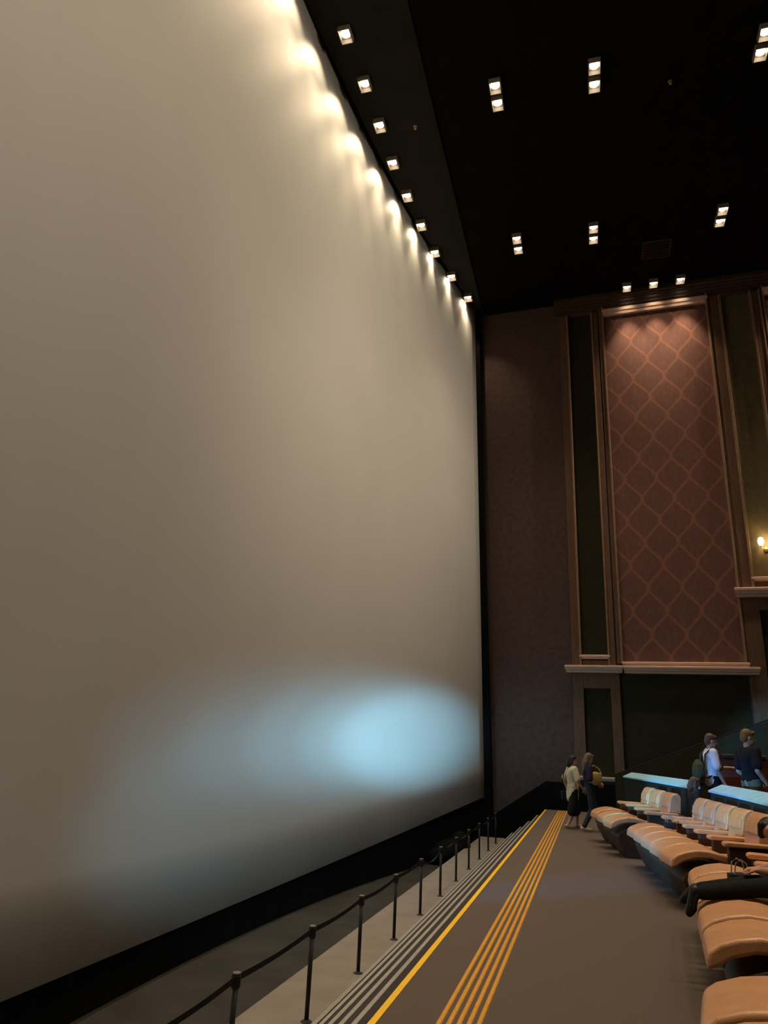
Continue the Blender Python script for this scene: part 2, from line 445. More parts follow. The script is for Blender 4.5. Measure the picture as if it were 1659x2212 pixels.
# raked parapet of the side stairs
mb = MB(); pts = [(0.66, 0.0), (0.66, 1.08), (5.6, 3.06), (5.6, 0.0)]
n = 4; vs = [(x, 22.85 - .05 * x, z) for x, z in pts] + [(x, 23.0 - .05 * x, z) for x, z in pts]
par = struct(mb.add(vs, [tuple(range(n)), tuple(range(2 * n - 1, n - 1, -1))] + [(i, i + n, (i + 1) % n + n, (i + 1) % n) for i in range(n)]).build('wall_parapet', M_NICHE), 'dark raked parapet of the side stairs')
MB().tube([(0.62, 22.9, 1.09), (5.6, 22.65, 3.09)], .02, 8).build('handrail', M_METAL, par)
# maroon bulkhead seen between two people
bk = thing('upholstered_bulkhead', 'maroon upholstered bulkhead behind the two people past the partition', 'bulkhead', (2.75, 16.6, 0.38))
MB().box(-.45, .75, -.15, .15, 0, 1.30).build('panel', M_MAROON, bk, bevel=.03)
MB().box(-.48, .78, -.18, .18, 1.30, 1.38).build('top_rail', M_LEATHER_D, bk, bevel=.02)

# ------------------------------------------------------------------ light fixtures
def housing_mb(sx, sy, h):
    t = .018; m = MB()
    m.box(-sx, -sx + t, -sy, sy, -h, 0); m.box(sx - t, sx, -sy, sy, -h, 0)
    m.box(-sx, sx, -sy, -sy + t, -h, 0); m.box(-sx, sx, sy - t, sy, -h, 0); m.box(-sx, sx, -sy, sy, -.012, 0)
    return m


ME_H = housing_mb(.15, .19, .15).mesh('housing'); ME_H.materials.append(M_HOUS)
ME_L = MB().lathe([(.06, -.075), (.10, -.065), (.115, -.045), (.11, -.012)], n=20).mesh('lens', True); ME_L.materials.append(M_LENS)


def fixture(root, off=(0, 0, 0)):
    h = bpy.data.objects.new('housing', ME_H); C.objects.link(h); h.parent = root; h.location = off
    l = bpy.data.objects.new('lens', ME_L); C.objects.link(l); l.parent = h


ORD = ['first', 'second', 'third', 'fourth', 'fifth', 'sixth', 'seventh', 'eighth', 'ninth', 'tenth']
SOFF = [(-3.74, 22.81), (-4.12, 21.43), (-4.44, 20.01), (-4.62, 18.61), (-4.76, 17.24), (-4.86, 15.87), (-4.88, 14.51), (-4.91, 13.18), (-4.97, 11.78),
        (-5.0, 10.4), (-5.0, 9.0), (-4.98, 7.6), (-4.94, 6.2), (-4.88, 4.8), (-4.8, 3.4), (-4.66, 2.0), (-4.5, .6), (-4.3, -.8), (-4.1, -2.2), (-3.8, -3.6)]
for i, (x, y) in enumerate(SOFF):
    lab = '%s square soffit spotlight along the screen top, counted from the far corner' % ORD[i] if i < 9 else 'square soffit spotlight further along the screen, above the camera'
    r = thing('soffit_spotlight', lab, 'spotlight', (x, y, CZ), 0, 'spotlights along the top of the screen')
    fixture(r)
    g_ = min(.65, max(.15, x - xtop(y)))       # distance from the lamp to the screen
    spot('soffit_light', (x, y, CZ - .17), (x - .42, y, CZ - .17 - .32 - 1.55 * g_), SOFFIT_W * (.12 + .88 * g_ / .65), SOFFIT_COL, 92, 1.0, .06)
    spot('soffit_fill', (x, y, CZ - .17), (x - .35, y, CZ - 6), SOFFIT_FILL_W * (.25 + .75 * g_ / .65), SOFFIT_COL, 54, 1.0, .06)

spot('soffit_wall', (-3.74, 22.81, CZ - .17), (-2.9, 24.25, CZ - 5.5), SOFFIT_W * 1.7, SOFFIT_COL, 62, 1.0, .06)
colname = {-1.655: 'left', .80: 'middle', 4.65: 'right', 8.6: 'outer'}
for y, rowname in ((20.22, 'far row near the side wall'), (14.3, 'second row from the side wall'), (8.4, 'row above the front seats'), (2.5, 'row above the camera')):
    for x in (-1.655, .80, 4.65, 8.6):
        r = thing('twin_downlight', 'twin square ceiling downlight, %s one of the %s' % (colname[x], rowname), 'downlight', (x, y, CZ + .04), 0, 'twin downlights in the black ceiling')
        fixture(r, (0, .265, 0)); fixture(r, (0, -.265, 0))
        spot('downlight_beam', (x, y, CZ - .14), (x, y, 0), DOWN_W, DOWN_COL, 74, 1.0, .15)
for i, x in enumerate((1.98, 2.89, 3.79, 7.2, 8.1, 9.0)):
    y = 23.42 - .05 * (x - 1.98)
    lab = 'small wall washer above the damask panel, %s of three' % ('leftmost', 'middle', 'rightmost')[i] if i < 3 else 'small wall washer above the next panel, %s to the right' % ('first', 'second', 'third')[i - 3]
    r = thing('wall_washer', lab, 'spotlight', (x, y, CZ + .04), 0, 'wall washers above the damask panels')
    fixture(r)
    spot('wash_beam', (x, y, CZ - .14), (x, y + .62, CZ - 7.0), WASH_W * 1.7, WASH_COL, 57, 1.0, .05)
    spot('wash_scallop', (x, y, CZ - .14), (x, y + .30, CZ - .62), WASH_W * .06, WASH_COL, 66, .9, .03)
# added fill lights out of view at the back, put in to brighten the screen
for i, (y, ty, tz, kk, cone) in enumerate(((1.5, 2.5, 10.5, .9, 66), (9.0, 9.5, 10.5, 1.0, 64), (20.5, 18.3, 9.6, 2.0, 50))):
    r = thing('screen_fill_lamp', 'added fill light for the screen under the ceiling at the back, %s one' % ('near', 'middle', 'far')[i], 'fill light', (17.0, y, CZ + .05), 0, 'added fill lights at the back of the hall')
    MB().tube([(0, 0, 0), (0, 0, -.35)], .02, 8).build('bracket', M_METAL, r)
    bx = MB().box(-.12, .12, -.2, .2, -.60, -.32).build('housing', M_METAL, r, bevel=.01)
    MB().box(-.125, -.118, -.17, .17, -.57, -.35).build('lens', M_LENS, bx)
    spot('screen_fill_beam', (16.83, y, CZ - .42), (-5.0, ty, tz), SCREEN_FILL_W * kk, SCREEN_FILL_COL, cone, 1.0, .15)
# ceiling vent and sprinklers
v = thing('ceiling_vent', 'square slatted vent in the black ceiling above the damask panel', 'vent', (2.85, 21.55, CZ + .05))
mb = MB(); mb.box(-.46, .46, -.46, -.42, -.03, 0); mb.box(-.46, .46, .42, .46, -.03, 0); mb.box(-.46, -.42, -.42, .42, -.03, 0); mb.box(.42, .46, -.42, .42, -.03, 0)
mb.build('frame', M_METAL, v)
for k in range(8): MB().box(-.42, .42, -.40 + k * .105, -.36 + k * .105, -.025, -.005).build('slat', M_METAL, v)
for (x, y), lab in (((-3.95, 14.82), 'tiny bright sprinkler head in the soffit beside the third spotlight row'), ((2.65, 14.96), 'tiny brass sprinkler head in the ceiling right of the middle downlights')):
    s_ = thing('sprinkler_head', lab, 'sprinkler', (x, y, CZ if x < -3.4 else CZ + .05))
    MB().lathe([(.05, 0), (.05, -.01), (.018, -.015), (.018, -.07), (.008, -.09)], n=10).build('body', M_BRASS, s_)
    MB().lathe([(.035, -.095), (.035, -.088)], n=10).build('deflector', M_BRASS, s_)

# sconce
sc = thing('wall_sconce', 'two armed wall sconce with glowing tulip shades in the right niche', 'lamp', (5.57, 24.15 - .05 * 5.57 - .03, 8.0))
MB().lathe([(.02, -.12), (.06, -.09), (.075, -.02), (.055, .05), (.02, .09)], n=14).build('back_plate', M_BRASS, sc, True)
for sx in (-1, 1):
    pts = [(0, -.05, -.02), (sx * .05, -.14, -.05), (sx * .11, -.17, -.04), (sx * .155, -.17, .0), (sx * .16, -.17, .05)]
    MB().tube(pts, .012, 8).build('arm', M_BRASS, sc)
    sh = MB().lathe([(.03, .05), (.062, .09), (.085, .16), (.088, .22), (.07, .29), (.055, .32)], sx * .16, -.17, 14).build('shade', M_SHADE, sc, True)
    MB().lathe([(.035, .03), (.035, .055)], sx * .16, -.17, 10).build('collar', M_BRASS, sh)
l = bpy.data.lights.new('sconce_light', 'POINT'); l.energy = SCONCE_W; l.color = (1, .68, .32); l.shadow_soft_size = .08
o = bpy.data.objects.new('sconce_light', l); C.objects.link(o); o.location = (5.57, 24.15 - .05 * 5.57 - .34, 8.2)

# added blue lamps on stands, unseen left of frame, to supply the blue light
def blue_fill_lamp(loc, lab):
    x, y, z = loc
    st = thing('blue_fill_lamp', lab, 'lamp', loc, 0, 'added blue fill lamps left of the frame')
    MB().tube([(0, 0, .35), (0, 0, 1.85)], .02).build('pole', M_METAL, st)
    for k in range(3):
        a = k * 2 * PI / 3; MB().tube([(0, 0, .6), (.3 * math.cos(a), .3 * math.sin(a), .01)], .014).build('leg', M_METAL, st)
    hd = MB().tube([(0, -.12, 1.93), (0, .14, 1.93)], [.09, .12], 16).build('lamp_head', M_METAL, st)
    MB().tube([(0, .141, 1.93), (0, .15, 1.93)], .10, 16).build('lens', M_BLUELENS, hd)
    return (x, y + .2, z + 1.93)


LP = blue_fill_lamp((-3.0, 0.6, LZ), 'added blue fill lamp on a tripod on the landing')
for tx, ty, tz, kk, cone in ((-4.38, 18.2, 1.80, .58, 9.5), (-4.56, 16.7, 1.80, .33, 11), (-4.80, 14.6, 1.75, .16, 13), (-4.98, 12.7, 1.7, .06, 15), (-5.12, 11.0, 1.65, .022, 18), (-4.95, 13.0, .2, .035, 25)):
    spot('blue_fill_screen', LP, (tx, ty, tz), BLUE_SCREEN_W * kk, BLUE_COL, cone, 1.0, .06)
LP = blue_fill_lamp((-4.85, 4.9, SZ), 'added blue fill lamp on a tripod on the stage floor')
spot('blue_fill_seats', LP, (.72, 11.8, .64), BLUE_SEAT_W * 2.0, (.07, .38, 1.0), 19, 1.0, .06)
spot('blue_fill_caps', LP, (1.35, 16.4, 1.38), BLUE_SEAT_W * 4.2, (.13, .53, 1.0), 10, .8, .06)
spot('blue_fill_caps', LP, (2.05, 11.2, 1.32), BLUE_SEAT_W * 1.2, (.22, .62, 1.0), 10, .8, .06)

# ------------------------------------------------------------------ recliners
def rounded(prof, w, name, m, parent, bevel=.02, seg=3, y=0):
    return MB().prism_y(prof, y - w / 2, y + w / 2).build(name, m, parent, bevel=bevel, seg=seg)


def make_seat(label):
    t = thing('recliner_seat', label, 'seat', (0, 0, 0), 0, 'tan leather recliners of the front row')
    leg = [(0, .43), (.006, .48), (.02, .535), (.08, .578), (.19, .618), (.31, .640), (.44, .634), (.57, .606), (.69, .565), (.69, .49), (.45, .552), (.28, .545), (.15, .505), (.06, .45)]
    leg_o = rounded(leg, .60, 'leg_rest', M_LEATHER, t, .026, 4)
    MB().box(.69, 1.08, -.28, .28, .42, .56).build('seat_cushion', M_LEATHER, t, bevel=.03)
    base = [(.12, .31), (.15, .37), (.22, .43), (.32, .465), (.48, .475), (.69, .44), (1.2, .42), (1.2, 0), (.27, 0), (.22, .08)]
    b_ = rounded(base, .60, 'base', M_LEATHER_D, t, .015)
    bk = [(.99, .50), (1.04, .70), (1.075, .84), (1.085, .93), (1.12, .985), (1.17, 1.01), (1.22, 1.0), (1.27, .95), (1.275, .85), (1.25, .60), (1.22, .12), (1.1, .12)]
    bk = [(x - .05 + max(0, z - .8) * .12, z * 1.0 + max(0, z - .6) * .12) for x, z in bk]
    bo = rounded(bk, .48, 'backrest', M_LEATHER, t, .04, 4)
    rounded([(1.00, .82), (1.02, .93), (1.06, .985), (1.12, .995), (1.13, .93), (1.09, .82)], .42, 'headrest', M_LEATHER, bo, .02)
    console(t, -.35)
    return t


def console(t, y):
    c = rounded([(.62, .08), (.62, .70), (1.22, .72), (1.30, .08)], .10, 'console', M_LEATHER_D, t, .015, 2, y)
    rounded([(.58, .70), (.57, .735), (.60, .755), (1.02, .745), (1.12, .74), (1.12, .70)], .15, 'armrest', M_LEATHER, c, .015, 2, y)


proto = None
GROUPS = [('far', 3, .11, 14.97, -.115, .95, .075), ('second', 5, .67, 11.25, -.09, .70, .055), ('third', 5, .76, 6.92, .085, .70, 0), ('near', 3, .33, 3.42, .15, .70, 0)]
gname = {'far': 'block of three by the side wall', 'second': 'block of five below the long partition', 'third': 'block under the black trousered person', 'near': 'block nearest the camera'}
SEATS = {}
for g, n_, fx, fy, mm, pitch_, toe in GROUPS:
    for k in range(n_):
        d = ((n_ - 1) / 2 - k) * pitch_
        y = fy + d; x = fx + mm * d
        lab = 'tan leather recliner, %s from far end, %s' % (ORD[k], gname[g])
        rz = math.atan(-mm) + toe
        if proto is None:
            proto = make_seat(lab); s_ = proto
        else: s_ = dup(proto, (0, 0, 0), 0, lab)
        s_.location = (x, y, 0); s_.rotation_euler = (0, 0, rz); SEATS[(g, k)] = s_
for g in ('far', 'second', 'third', 'near'): console(SEATS[(g, 0)], .35)

# ------------------------------------------------------------------ partitions with pale caps
def partition(pts, label, ncap, cap0):
    P = [Vector((x, y, 0)) for x, y in pts]
    t = thing('low_partition', label, 'partition', (pts[0][0], pts[0][1], 0), 0, 'low partitions behind the front row')
    O = P[0]
    inn = [p - O for p in P]; nrm = []
    for i in range(len(P)):
        d = (P[min(i + 1, len(P) - 1)] - P[max(i - 1, 0)]).normalized(); nrm.append(Vector((-d.y, d.x, 0)) if Vector((-d.y, d.x, 0)).x > 0 else Vector((d.y, -d.x, 0)))
    poly = [(p.x, p.y) for p in inn] + [((p + q * .16).x, (p + q * .16).y) for p, q in zip(reversed(inn), reversed(nrm))]
    MB().prism_z(poly, 0, 1.12).build('panel', M_PART, t)
    L = [0]
    for i in range(1, len(P)): L.append(L[-1] + (P[i] - P[i - 1]).length)

    def at(s):
        for i in range(1, len(L)):
            if s <= L[i] + 1e-6:
                f = (s - L[i - 1]) / (L[i] - L[i - 1]); return inn[i - 1].lerp(inn[i], f), nrm[i - 1].lerp(nrm[i], f)
    for k in range(ncap):
        a = L[-1] * k / ncap + .004; b = L[-1] * (k + 1) / ncap - .004; vs = []
        for s in (a, b):
            p, q = at(s)
            for dd, z in ((-.03, 1.12), (-.03, 1.15), (.19, 1.25), (.19, 1.12)): vs.append(p + q * dd + Vector((0, 0, z)))
        MB().add(vs, [(0, 1, 2, 3), (7, 6, 5, 4)] + [(i, i + 4, (i + 1) % 4 + 4, (i + 1) % 4) for i in range(4)]).build('cap_tile', M_CAP, t)
    return t


partition([(.80, 20.0), (1.28, 17.4), (1.72, 14.85)], 'dark low partition with blue lit cap behind the far three seats', 6, 0)
partition([(1.90, 13.7), (2.03, 12.0), (2.12, 10.2), (2.24, 8.4), (2.34, 6.6), (2.4, 5.0)], 'long dark low partition with blue lit cap behind the five seats', 14, 0)

# ------------------------------------------------------------------ belt posts
PX, PDY, PY0 = -2.69, 1.64, 5.797
pm = MB().tube([(0, 0, .004), (0, 0, .755)], .022, 12).mesh('pole', True); pm.materials.append(M_POST)
cm = MB().lathe([(.030, .70), (.036, .71), (.036, .785), (.030, .80)], n=14).mesh('head'); cm.materials.append(M_POST)
tm = MB().lathe([(.030, .799), (.034, .802), (.030, .808)], n=14).mesh('top_cap'); tm.materials.append(M_POSTCAP)
bm_ = MB().lathe([(.055, 0), (.055, .006), (.03, .014), (.024, .02)], n=14).mesh('floor_socket'); bm_.materials.append(M_POST)
for k in range(-1, 11):
    y = PY0 + PDY * k
    lab = 'slim black belt barrier post on the landing, %s from the camera' % (ORD[k] if 0 <= k < 10 else ('last' if k == 10 else 'just outside the frame, nearest'))
    t = thing('belt_post', lab, 'post', (PX, y, LZ), 0, 'belt barrier posts below the steps')
    for me in (pm, cm, bm_):
        o = bpy.data.objects.new(me.name, me); C.objects.link(o); o.parent = t
        if me is cm:
            q = bpy.data.objects.new('top_cap', tm); C.objects.link(q); q.parent = o
    if k < 10:
        sag = [0.03, .02, .025, .03, .02, .10, .04, .05, .04, .05, .05, .05][k + 1]
        vs = []; fs = []; N = 14
        for i in range(N + 1):
            f = i / N; z = .765 - sag * 4 * f * (1 - f); tw = 1.2 * math.sin(f * PI) if k >= 4 else .15 * math.sin(f * PI)
            dz = .024 * math.cos(tw); dx = .024 * math.sin(tw)
            yy = .036 + (PDY - .072) * f
            vs += [(-dx - .0015, yy, z - dz), (-dx + .0015, yy, z - dz), (dx + .0015, yy, z + dz), (dx - .0015, yy, z + dz)]
            if i: fs += [((i - 1) * 4 + j, i * 4 + j, i * 4 + (j + 1) % 4, (i - 1) * 4 + (j + 1) % 4) for j in range(4)]
        fs += [(0, 1, 2, 3), (N * 4 + 3, N * 4 + 2, N * 4 + 1, N * 4)]
        MB().add(vs, fs).build('belt', M_BELT, t)
# black cloth-covered heap at the far end of the stage floor
mb = MB()
for (dx, dy, rx, ry, rz) in ((0, 0, .42, .5, .55), (.25, .3, .3, .35, .75), (-.2, -.35, .3, .3, .38), (.1, .75, .3, .4, .45)): mb.ell((dx, dy, rz * .5), rx, ry, rz * .55)
hp = remeshed('covered_equipment', mb, M_BLACK, .05, None, 6); hp.location = (-3.75, 20.6, SZ)
tag(hp, 'low heap of equipment under black cloth beside the far belt posts', 'equipment')

# ------------------------------------------------------------------ people
def cloth(name, col, rough=.85): return mat(name, col, rough, .12, 14, .3, 90, spec=.15)
SKIN = mat('skin', (.52, .27, .17), .55, .06, 12)
HAIR_D = mat('dark_hair', (.020, .013, .010), .5, .3, 40)
HAIR_B = mat('brown_hair', (.11, .062, .035), .5, .3, 40)
HAIR_G = mat('grey_brown_hair', (.16, .11, .085), .55, .3, 40)
HAIR_GOLD = mat('golden_brown_hair', (.16, .095, .03), .5, .3, 40)
EYE_M = mat('eye', (.03, .02, .02), .2)
LIP_M = mat('lips', (.42, .13, .10), .5)
V = Vector


def lerp(a, b, f): return V(a).lerp(V(b), f)


def base_pose(s=1.0):
    J = dict(head=(0, .02, 1.58), neck=(0, -.01, 1.43), chest=(0, -.01, 1.27), waist=(0, 0, 1.06), pelvis=(0, 0, .94))
    for n_, sg in (('l', -1), ('r', 1)):
        J['sh' + n_] = (sg * .17, -.01, 1.385); J['el' + n_] = (sg * .22, -.04, 1.11); J['wr' + n_] = (sg * .225, .05, .87)
        J['hip' + n_] = (sg * .085, 0, .90); J['kn' + n_] = (sg * .09, .02, .48); J['an' + n_] = (sg * .095, -.02, .075)
    return {k: V(v) * s for k, v in J.items()}


def hand(mb, wr, el, palm_n, s, curl=.5, side=1):
    d = (V(wr) - V(el)).normalized(); n = V(palm_n); n = (n - d * n.dot(d)).normalized(); x = d.cross(n) * side
    c = V(wr) + d * .05 * s
    for k in range(4):
        off = (k - 1.5) * .021 * s
        mb.cap(V(wr) + d * .012 * s + x * off * .6, V(wr) + d * .085 * s + x * off, .014 * s, .0125 * s, 8)
        ln = (.068, .078, .072, .056)[k] * s
        a = V(wr) + d * .085 * s + x * off; b = a + (d * math.cos(curl * .6) + n * math.sin(curl * .6)) * ln * .5
        e = b + (d * math.cos(curl * 1.6) + n * math.sin(curl * 1.6)) * ln * .5
        mb.cap(a, b, .0095 * s, .009 * s, 8); mb.cap(b, e, .009 * s, .0075 * s, 8)
    a = V(wr) + d * .02 * s - x * .030 * s; b = a + (d * .6 - x * .65 + n * .35).normalized() * .045 * s
    mb.cap(a, b, .013 * s, .011 * s, 8); mb.cap(b, b + (d * .85 + n * .4 - x * .1).normalized() * .032 * s, .0105 * s, .008 * s, 8)
    return c


def person(label, loc, rz, J, s, hair, top, bottom, shoe, sleeve=.45, hem=0.0, skirt=None, hair_long=0.0, look=None, curl=.5, palms=None, voxel=.0095, bottom_wide=1.0, top_wide=1.0):
    t = thing('person', label, 'person', loc, rz, None)
    J = dict(J)
    mb = MB()
    up = (J['head'] - J['neck']).normalized()
    fwd = V(look) if look else V((0, 1, 0)); fwd = (fwd - up * fwd.dot(up)).normalized(); rt = fwd.cross(up)
    R3 = Matrix((rt, fwd, up)).transposed()
    hc = J['head']

    def H(x, y, z): return hc + R3 @ V((x * s, y * s, z * s))
    mb.ell(H(0, -.01, .025), .074 * s, .094 * s, .098 * s, R3); mb.ell(H(0, .022, -.045), .058 * s, .068 * s, .075 * s, R3)
    mb.ell(H(0, .058, -.09), .028 * s, .026 * s, .022 * s, R3)
    mb.cap(H(0, .085, .01), H(0, .108, -.028), .009 * s, .015 * s, 8)
    for sg in (-1, 1):
        mb.ell(H(sg * .076, -.008, -.012), .012 * s, .022 * s, .032 * s, R3)
        mb.ell(H(sg * .032, .074, .022), .022 * s, .014 * s, .009 * s, R3)
    mb.cap(J['neck'] + V((0, 0, -.03)) * s, H(0, -.018, -.06), .056 * s, .052 * s)
    cd = (J['neck'] - J['waist']).normalized()
    mb.cap(lerp(J['shl'], J['neck'], .15), lerp(J['shr'], J['neck'], .15), .058 * s, .058 * s)
    mb.cap(lerp(J['shl'], J['chest'], .55), lerp(J['shr'], J['chest'], .55), .10 * s, .10 * s)
    mb.cap(J['chest'], J['waist'], .118 * s, .108 * s); mb.cap(lerp(J['hipl'], J['waist'], .3), lerp(J['hipr'], J['waist'], .3), .105 * s, .105 * s)
    mb.cap(J['waist'], J['pelvis'], .11 * s, .12 * s)
    for n_, sg in (('l', -1), ('r', 1)):
        mb.cap(J['sh' + n_], J['el' + n_], .050 * s, .039 * s); mb.cap(J['el' + n_], J['wr' + n_], .040 * s, .027 * s)
        pn = V(palms[n_]) if palms and n_ in palms else V((-sg, 0, 0))
        hand(mb, J['wr' + n_], J['el' + n_], pn, s, curl, sg)
        mb.cap(J['hip' + n_], J['kn' + n_], .085 * s, .056 * s)
        k = J['kn' + n_]; a = J['an' + n_]
        mb.cap(k, lerp(k, a, .35), .055 * s, .054 * s); mb.cap(lerp(k, a, .3), a, .053 * s, .036 * s)
        toe = J.get('toe' + n_, a + V((sg * .02, .15, -.045)) * s)
        mb.cap(a + (a - k).normalized() * .02 * s, toe, .034 * s, .022 * s)
    body = remeshed('body', mb, SKIN, voxel, t, 4)
    # hair, eyes, mouth
    hb = MB(); hb.ell(H(0, -.024, .045), .085 * s, .098 * s, .094 * s, R3); hb.ell(H(0, -.06, -.01), .078 * s, .06 * s, .085 * s, R3)
    hb.cap(H(-.05, .055, .085), H(.05, .055, .085), .028 * s, .028 * s)
    if hair_long:
        hb.cap(H(0, -.07, .0), H(0, -.085, -.10 - hair_long * .5), .075 * s, .07 * s); hb.cap(H(0, -.085, -.10), H(0, -.095, -.10 - hair_long), .085 * s, .05 * s)
        for sg in (-1, 1): hb.cap(H(sg * .07, -.01, .04), H(sg * .085, -.01, -.06 - hair_long * .6), .026 * s, .03 * s)
    remeshed('hair', hb, hair, .013, t, 3)
    for sg in (-1, 1): MB().ell(H(sg * .032, .083, .012), .011 * s, .008 * s, .006 * s, R3, 10, 6).build('eye', EYE_M, t, True)
    MB().ell(H(0, .088, -.058), .022 * s, .007 * s, .007 * s, R3, 10, 6).build('mouth', LIP_M, t, True)
    # top
    k = top_wide; g = .016 * s
    tb = MB(); tb.cap(lerp(J['shl'], J['neck'], .1), lerp(J['shr'], J['neck'], .1), .064 * s + g * .5, .064 * s + g * .5)
    tb.cap(lerp(J['shl'], J['chest'], .5), lerp(J['shr'], J['chest'], .5), .10 * s + g, .10 * s + g)
    tb.cap(J['chest'], J['waist'], (.118 * s + g) * k, (.112 * s + g) * k)
    tb.cap(lerp(J['hipl'], J['waist'], .45), lerp(J['hipr'], J['waist'], .45), (.105 * s + g) * k, (.105 * s + g) * k)
    if hem: tb.cap(lerp(J['hipl'], J['waist'], .3), lerp(J['hipl'], J['waist'], .3) + V((0, -.02, -hem)), .112 * s * k, .115 * s * k); tb.cap(lerp(J['hipr'], J['waist'], .3), lerp(J['hipr'], J['waist'], .3) + V((0, -.02, -hem)), .112 * s * k, .115 * s * k)
    for n_ in 'lr':
        e = J['el' + n_]; w_ = J['wr' + n_]; sh = J['sh' + n_]
        f1 = min(1, sleeve / .5)
        tb.cap(sh, lerp(sh, e, f1), .056 * s + g, (.056 if sleeve < .5 else .046) * s + g * (1.4 if sleeve < .5 else 1))
        if sleeve > .5: tb.cap(e, lerp(e, w_, (sleeve - .5) / .5), .044 * s + g, .034 * s + g)
    remeshed('shirt', tb, top, .014, t, 4)
    # bottom
    bb = MB()
    bb.cap(lerp(J['hipl'], J['waist'], .25), lerp(J['hipr'], J['waist'], .25), .113 * s, .113 * s)
    if skirt:
        for n_ in 'lr':
            h = J['hip' + n_]; kn = J['kn' + n_]; bb.cap(h, lerp(h, lerp(kn, J['an' + n_], .5), skirt), .10 * s, .125 * s)
        h = lerp(J['hipl'], J['hipr'], .5); kk = lerp(J['knl'], J['knr'], .5); bb.cap(h, lerp(h, lerp(kk, lerp(J['anl'], J['anr'], .5), .5), skirt), .11 * s, .13 * s)
    else:
        for n_ in 'lr':
            h = J['hip' + n_]; kn = J['kn' + n_]; a = J['an' + n_]; q = bottom_wide
            bb.cap(h, kn, .097 * s, .070 * s * q); bb.cap(kn, lerp(kn, a, .93), .070 * s * q, .056 * s * q)
    remeshed('skirt' if skirt else 'trousers', bb, bottom, .014, t, 4)
    for n_, sg in (('l', -1), ('r', 1)):
        k = J['kn' + n_]; a = J['an' + n_]; toe = J.get('toe' + n_, a + V((sg * .02, .15, -.045)) * s)
        sb = MB(); dn = (a - k).normalized()
        fd = (toe - a); sole = V((0, 0, -.03)) * s
        sb.cap(a + dn * .012 * s, a + dn * .03 * s - fd * .18, .043 * s, .040 * s); sb.cap(a + dn * .03 * s - fd * .1, toe, .042 * s, .036 * s); sb.cap(toe - fd * .2, toe + fd * .08, .044 * s, .032 * s)
        remeshed('shoe', sb, shoe, .011, t, 3)
    return t


def ground(J):         # lowest sole of a standing pose sits at z = 0
    return J


# 1 woman in the cream top, seen from behind and walking right
J = base_pose(.93)
J['ell'] = V((-.24, -.10, 1.05)); J['wrl'] = V((-.235, -.03, .83)); J['elr'] = V((.23, .02, 1.02)); J['wrr'] = V((.20, .16, .86))
J['knl'] = V((-.08, .12, .45)); J['anl'] = V((-.09, .12, .075)); J['anr'] = V((.09, -.20, .085)); J['knr'] = V((.08, .0, .44))
person('person in a long cream short sleeved top and dark skirt walking at the walkway end', (-.42, 18.2, 0), math.radians(-62), J, .93,
       HAIR_D, cloth('cream_cotton', (.62, .52, .34)), cloth('black_cotton', (.012, .012, .013)), mat('beige_shoe', (.42, .33, .22), .6), sleeve=.42, hem=.22, skirt=.8, hair_long=.02, look=(.45, .9, 0), top_wide=1.08)
sb = thing('shoulder_bag', 'small black shoulder bag on a thin strap carried by the person in cream', 'bag', (-.42, 18.2, 0), math.radians(-62))
MB().tube([(-.05, -.13, 1.33), (-.12, -.17, 1.16), (-.20, -.16, .98), (-.24, -.12, .84), (-.235, .0, .80), (-.18, .145, .92), (-.09, .15, 1.15), (-.02, .10, 1.32)], .011, 8).build('strap', M_BELT, sb)
MB().box(-.285, -.225, -.17, .03, .60, .80).build('pouch', M_BELT, sb, bevel=.02)
ph = thing('smartphone', 'pale smartphone hanging from the left hand of the person in cream', 'phone', (-.565, 18.40, .70), math.radians(-30))
MB().box(-.036, .036, -.004, .004, -.075, .075).build('case', mat('pale_phone_case', (.62, .62, .75), .3), ph, bevel=.003)
MB().box(-.012, .014, -.0065, -.0038, .03, .062).build('camera_bump', M_METAL, ph)

# 2 companion in navy with a mustard bag
J = base_pose(.97)
J['ell'] = V((-.23, -.02, 1.08)); J['wrl'] = V((-.10, .22, .99)); J['elr'] = V((.24, -.04, 1.06)); J['wrr'] = V((.16, .18, 1.02))
J['knl'] = V((-.09, .14, .47)); J['anl'] = V((-.09, .22, .08)); J['anr'] = V((.09, -.18, .09)); J['knr'] = V((.09, .02, .46))
person('person in a navy T-shirt and dark jeans close beside the person in cream', (-.05, 17.82, 0), math.radians(-78), J, .97,
       HAIR_G, cloth('navy_cotton', (.022, .020, .035)), cloth('dark_denim', (.035, .045, .062)), mat('pink_beige_shoe', (.55, .40, .32), .6), sleeve=.42, hair_long=.16, look=(-.5, .85, -.2), palms={'l': (0, -1, 0), 'r': (0, -1, 0)})
mbg = thing('mustard_bag', 'mustard shoulder bag hung on the navy shirted person', 'bag', (.10, 17.66, 0), math.radians(-78))
bgm = cloth('mustard_canvas', (.40, .28, .09))
remeshed('pouch', MB().ell((0, 0, 1.12), .065, .14, .15).box(-.05, .05, -.13, .13, 1.06, 1.24), bgm, .014, mbg, 4)
MB().tube([(0, -.12, 1.22), (-.04, -.10, 1.34), (-.10, -.02, 1.40), (-.05, .09, 1.33), (0, .12, 1.22)], .012, 8).build('strap', bgm, mbg)

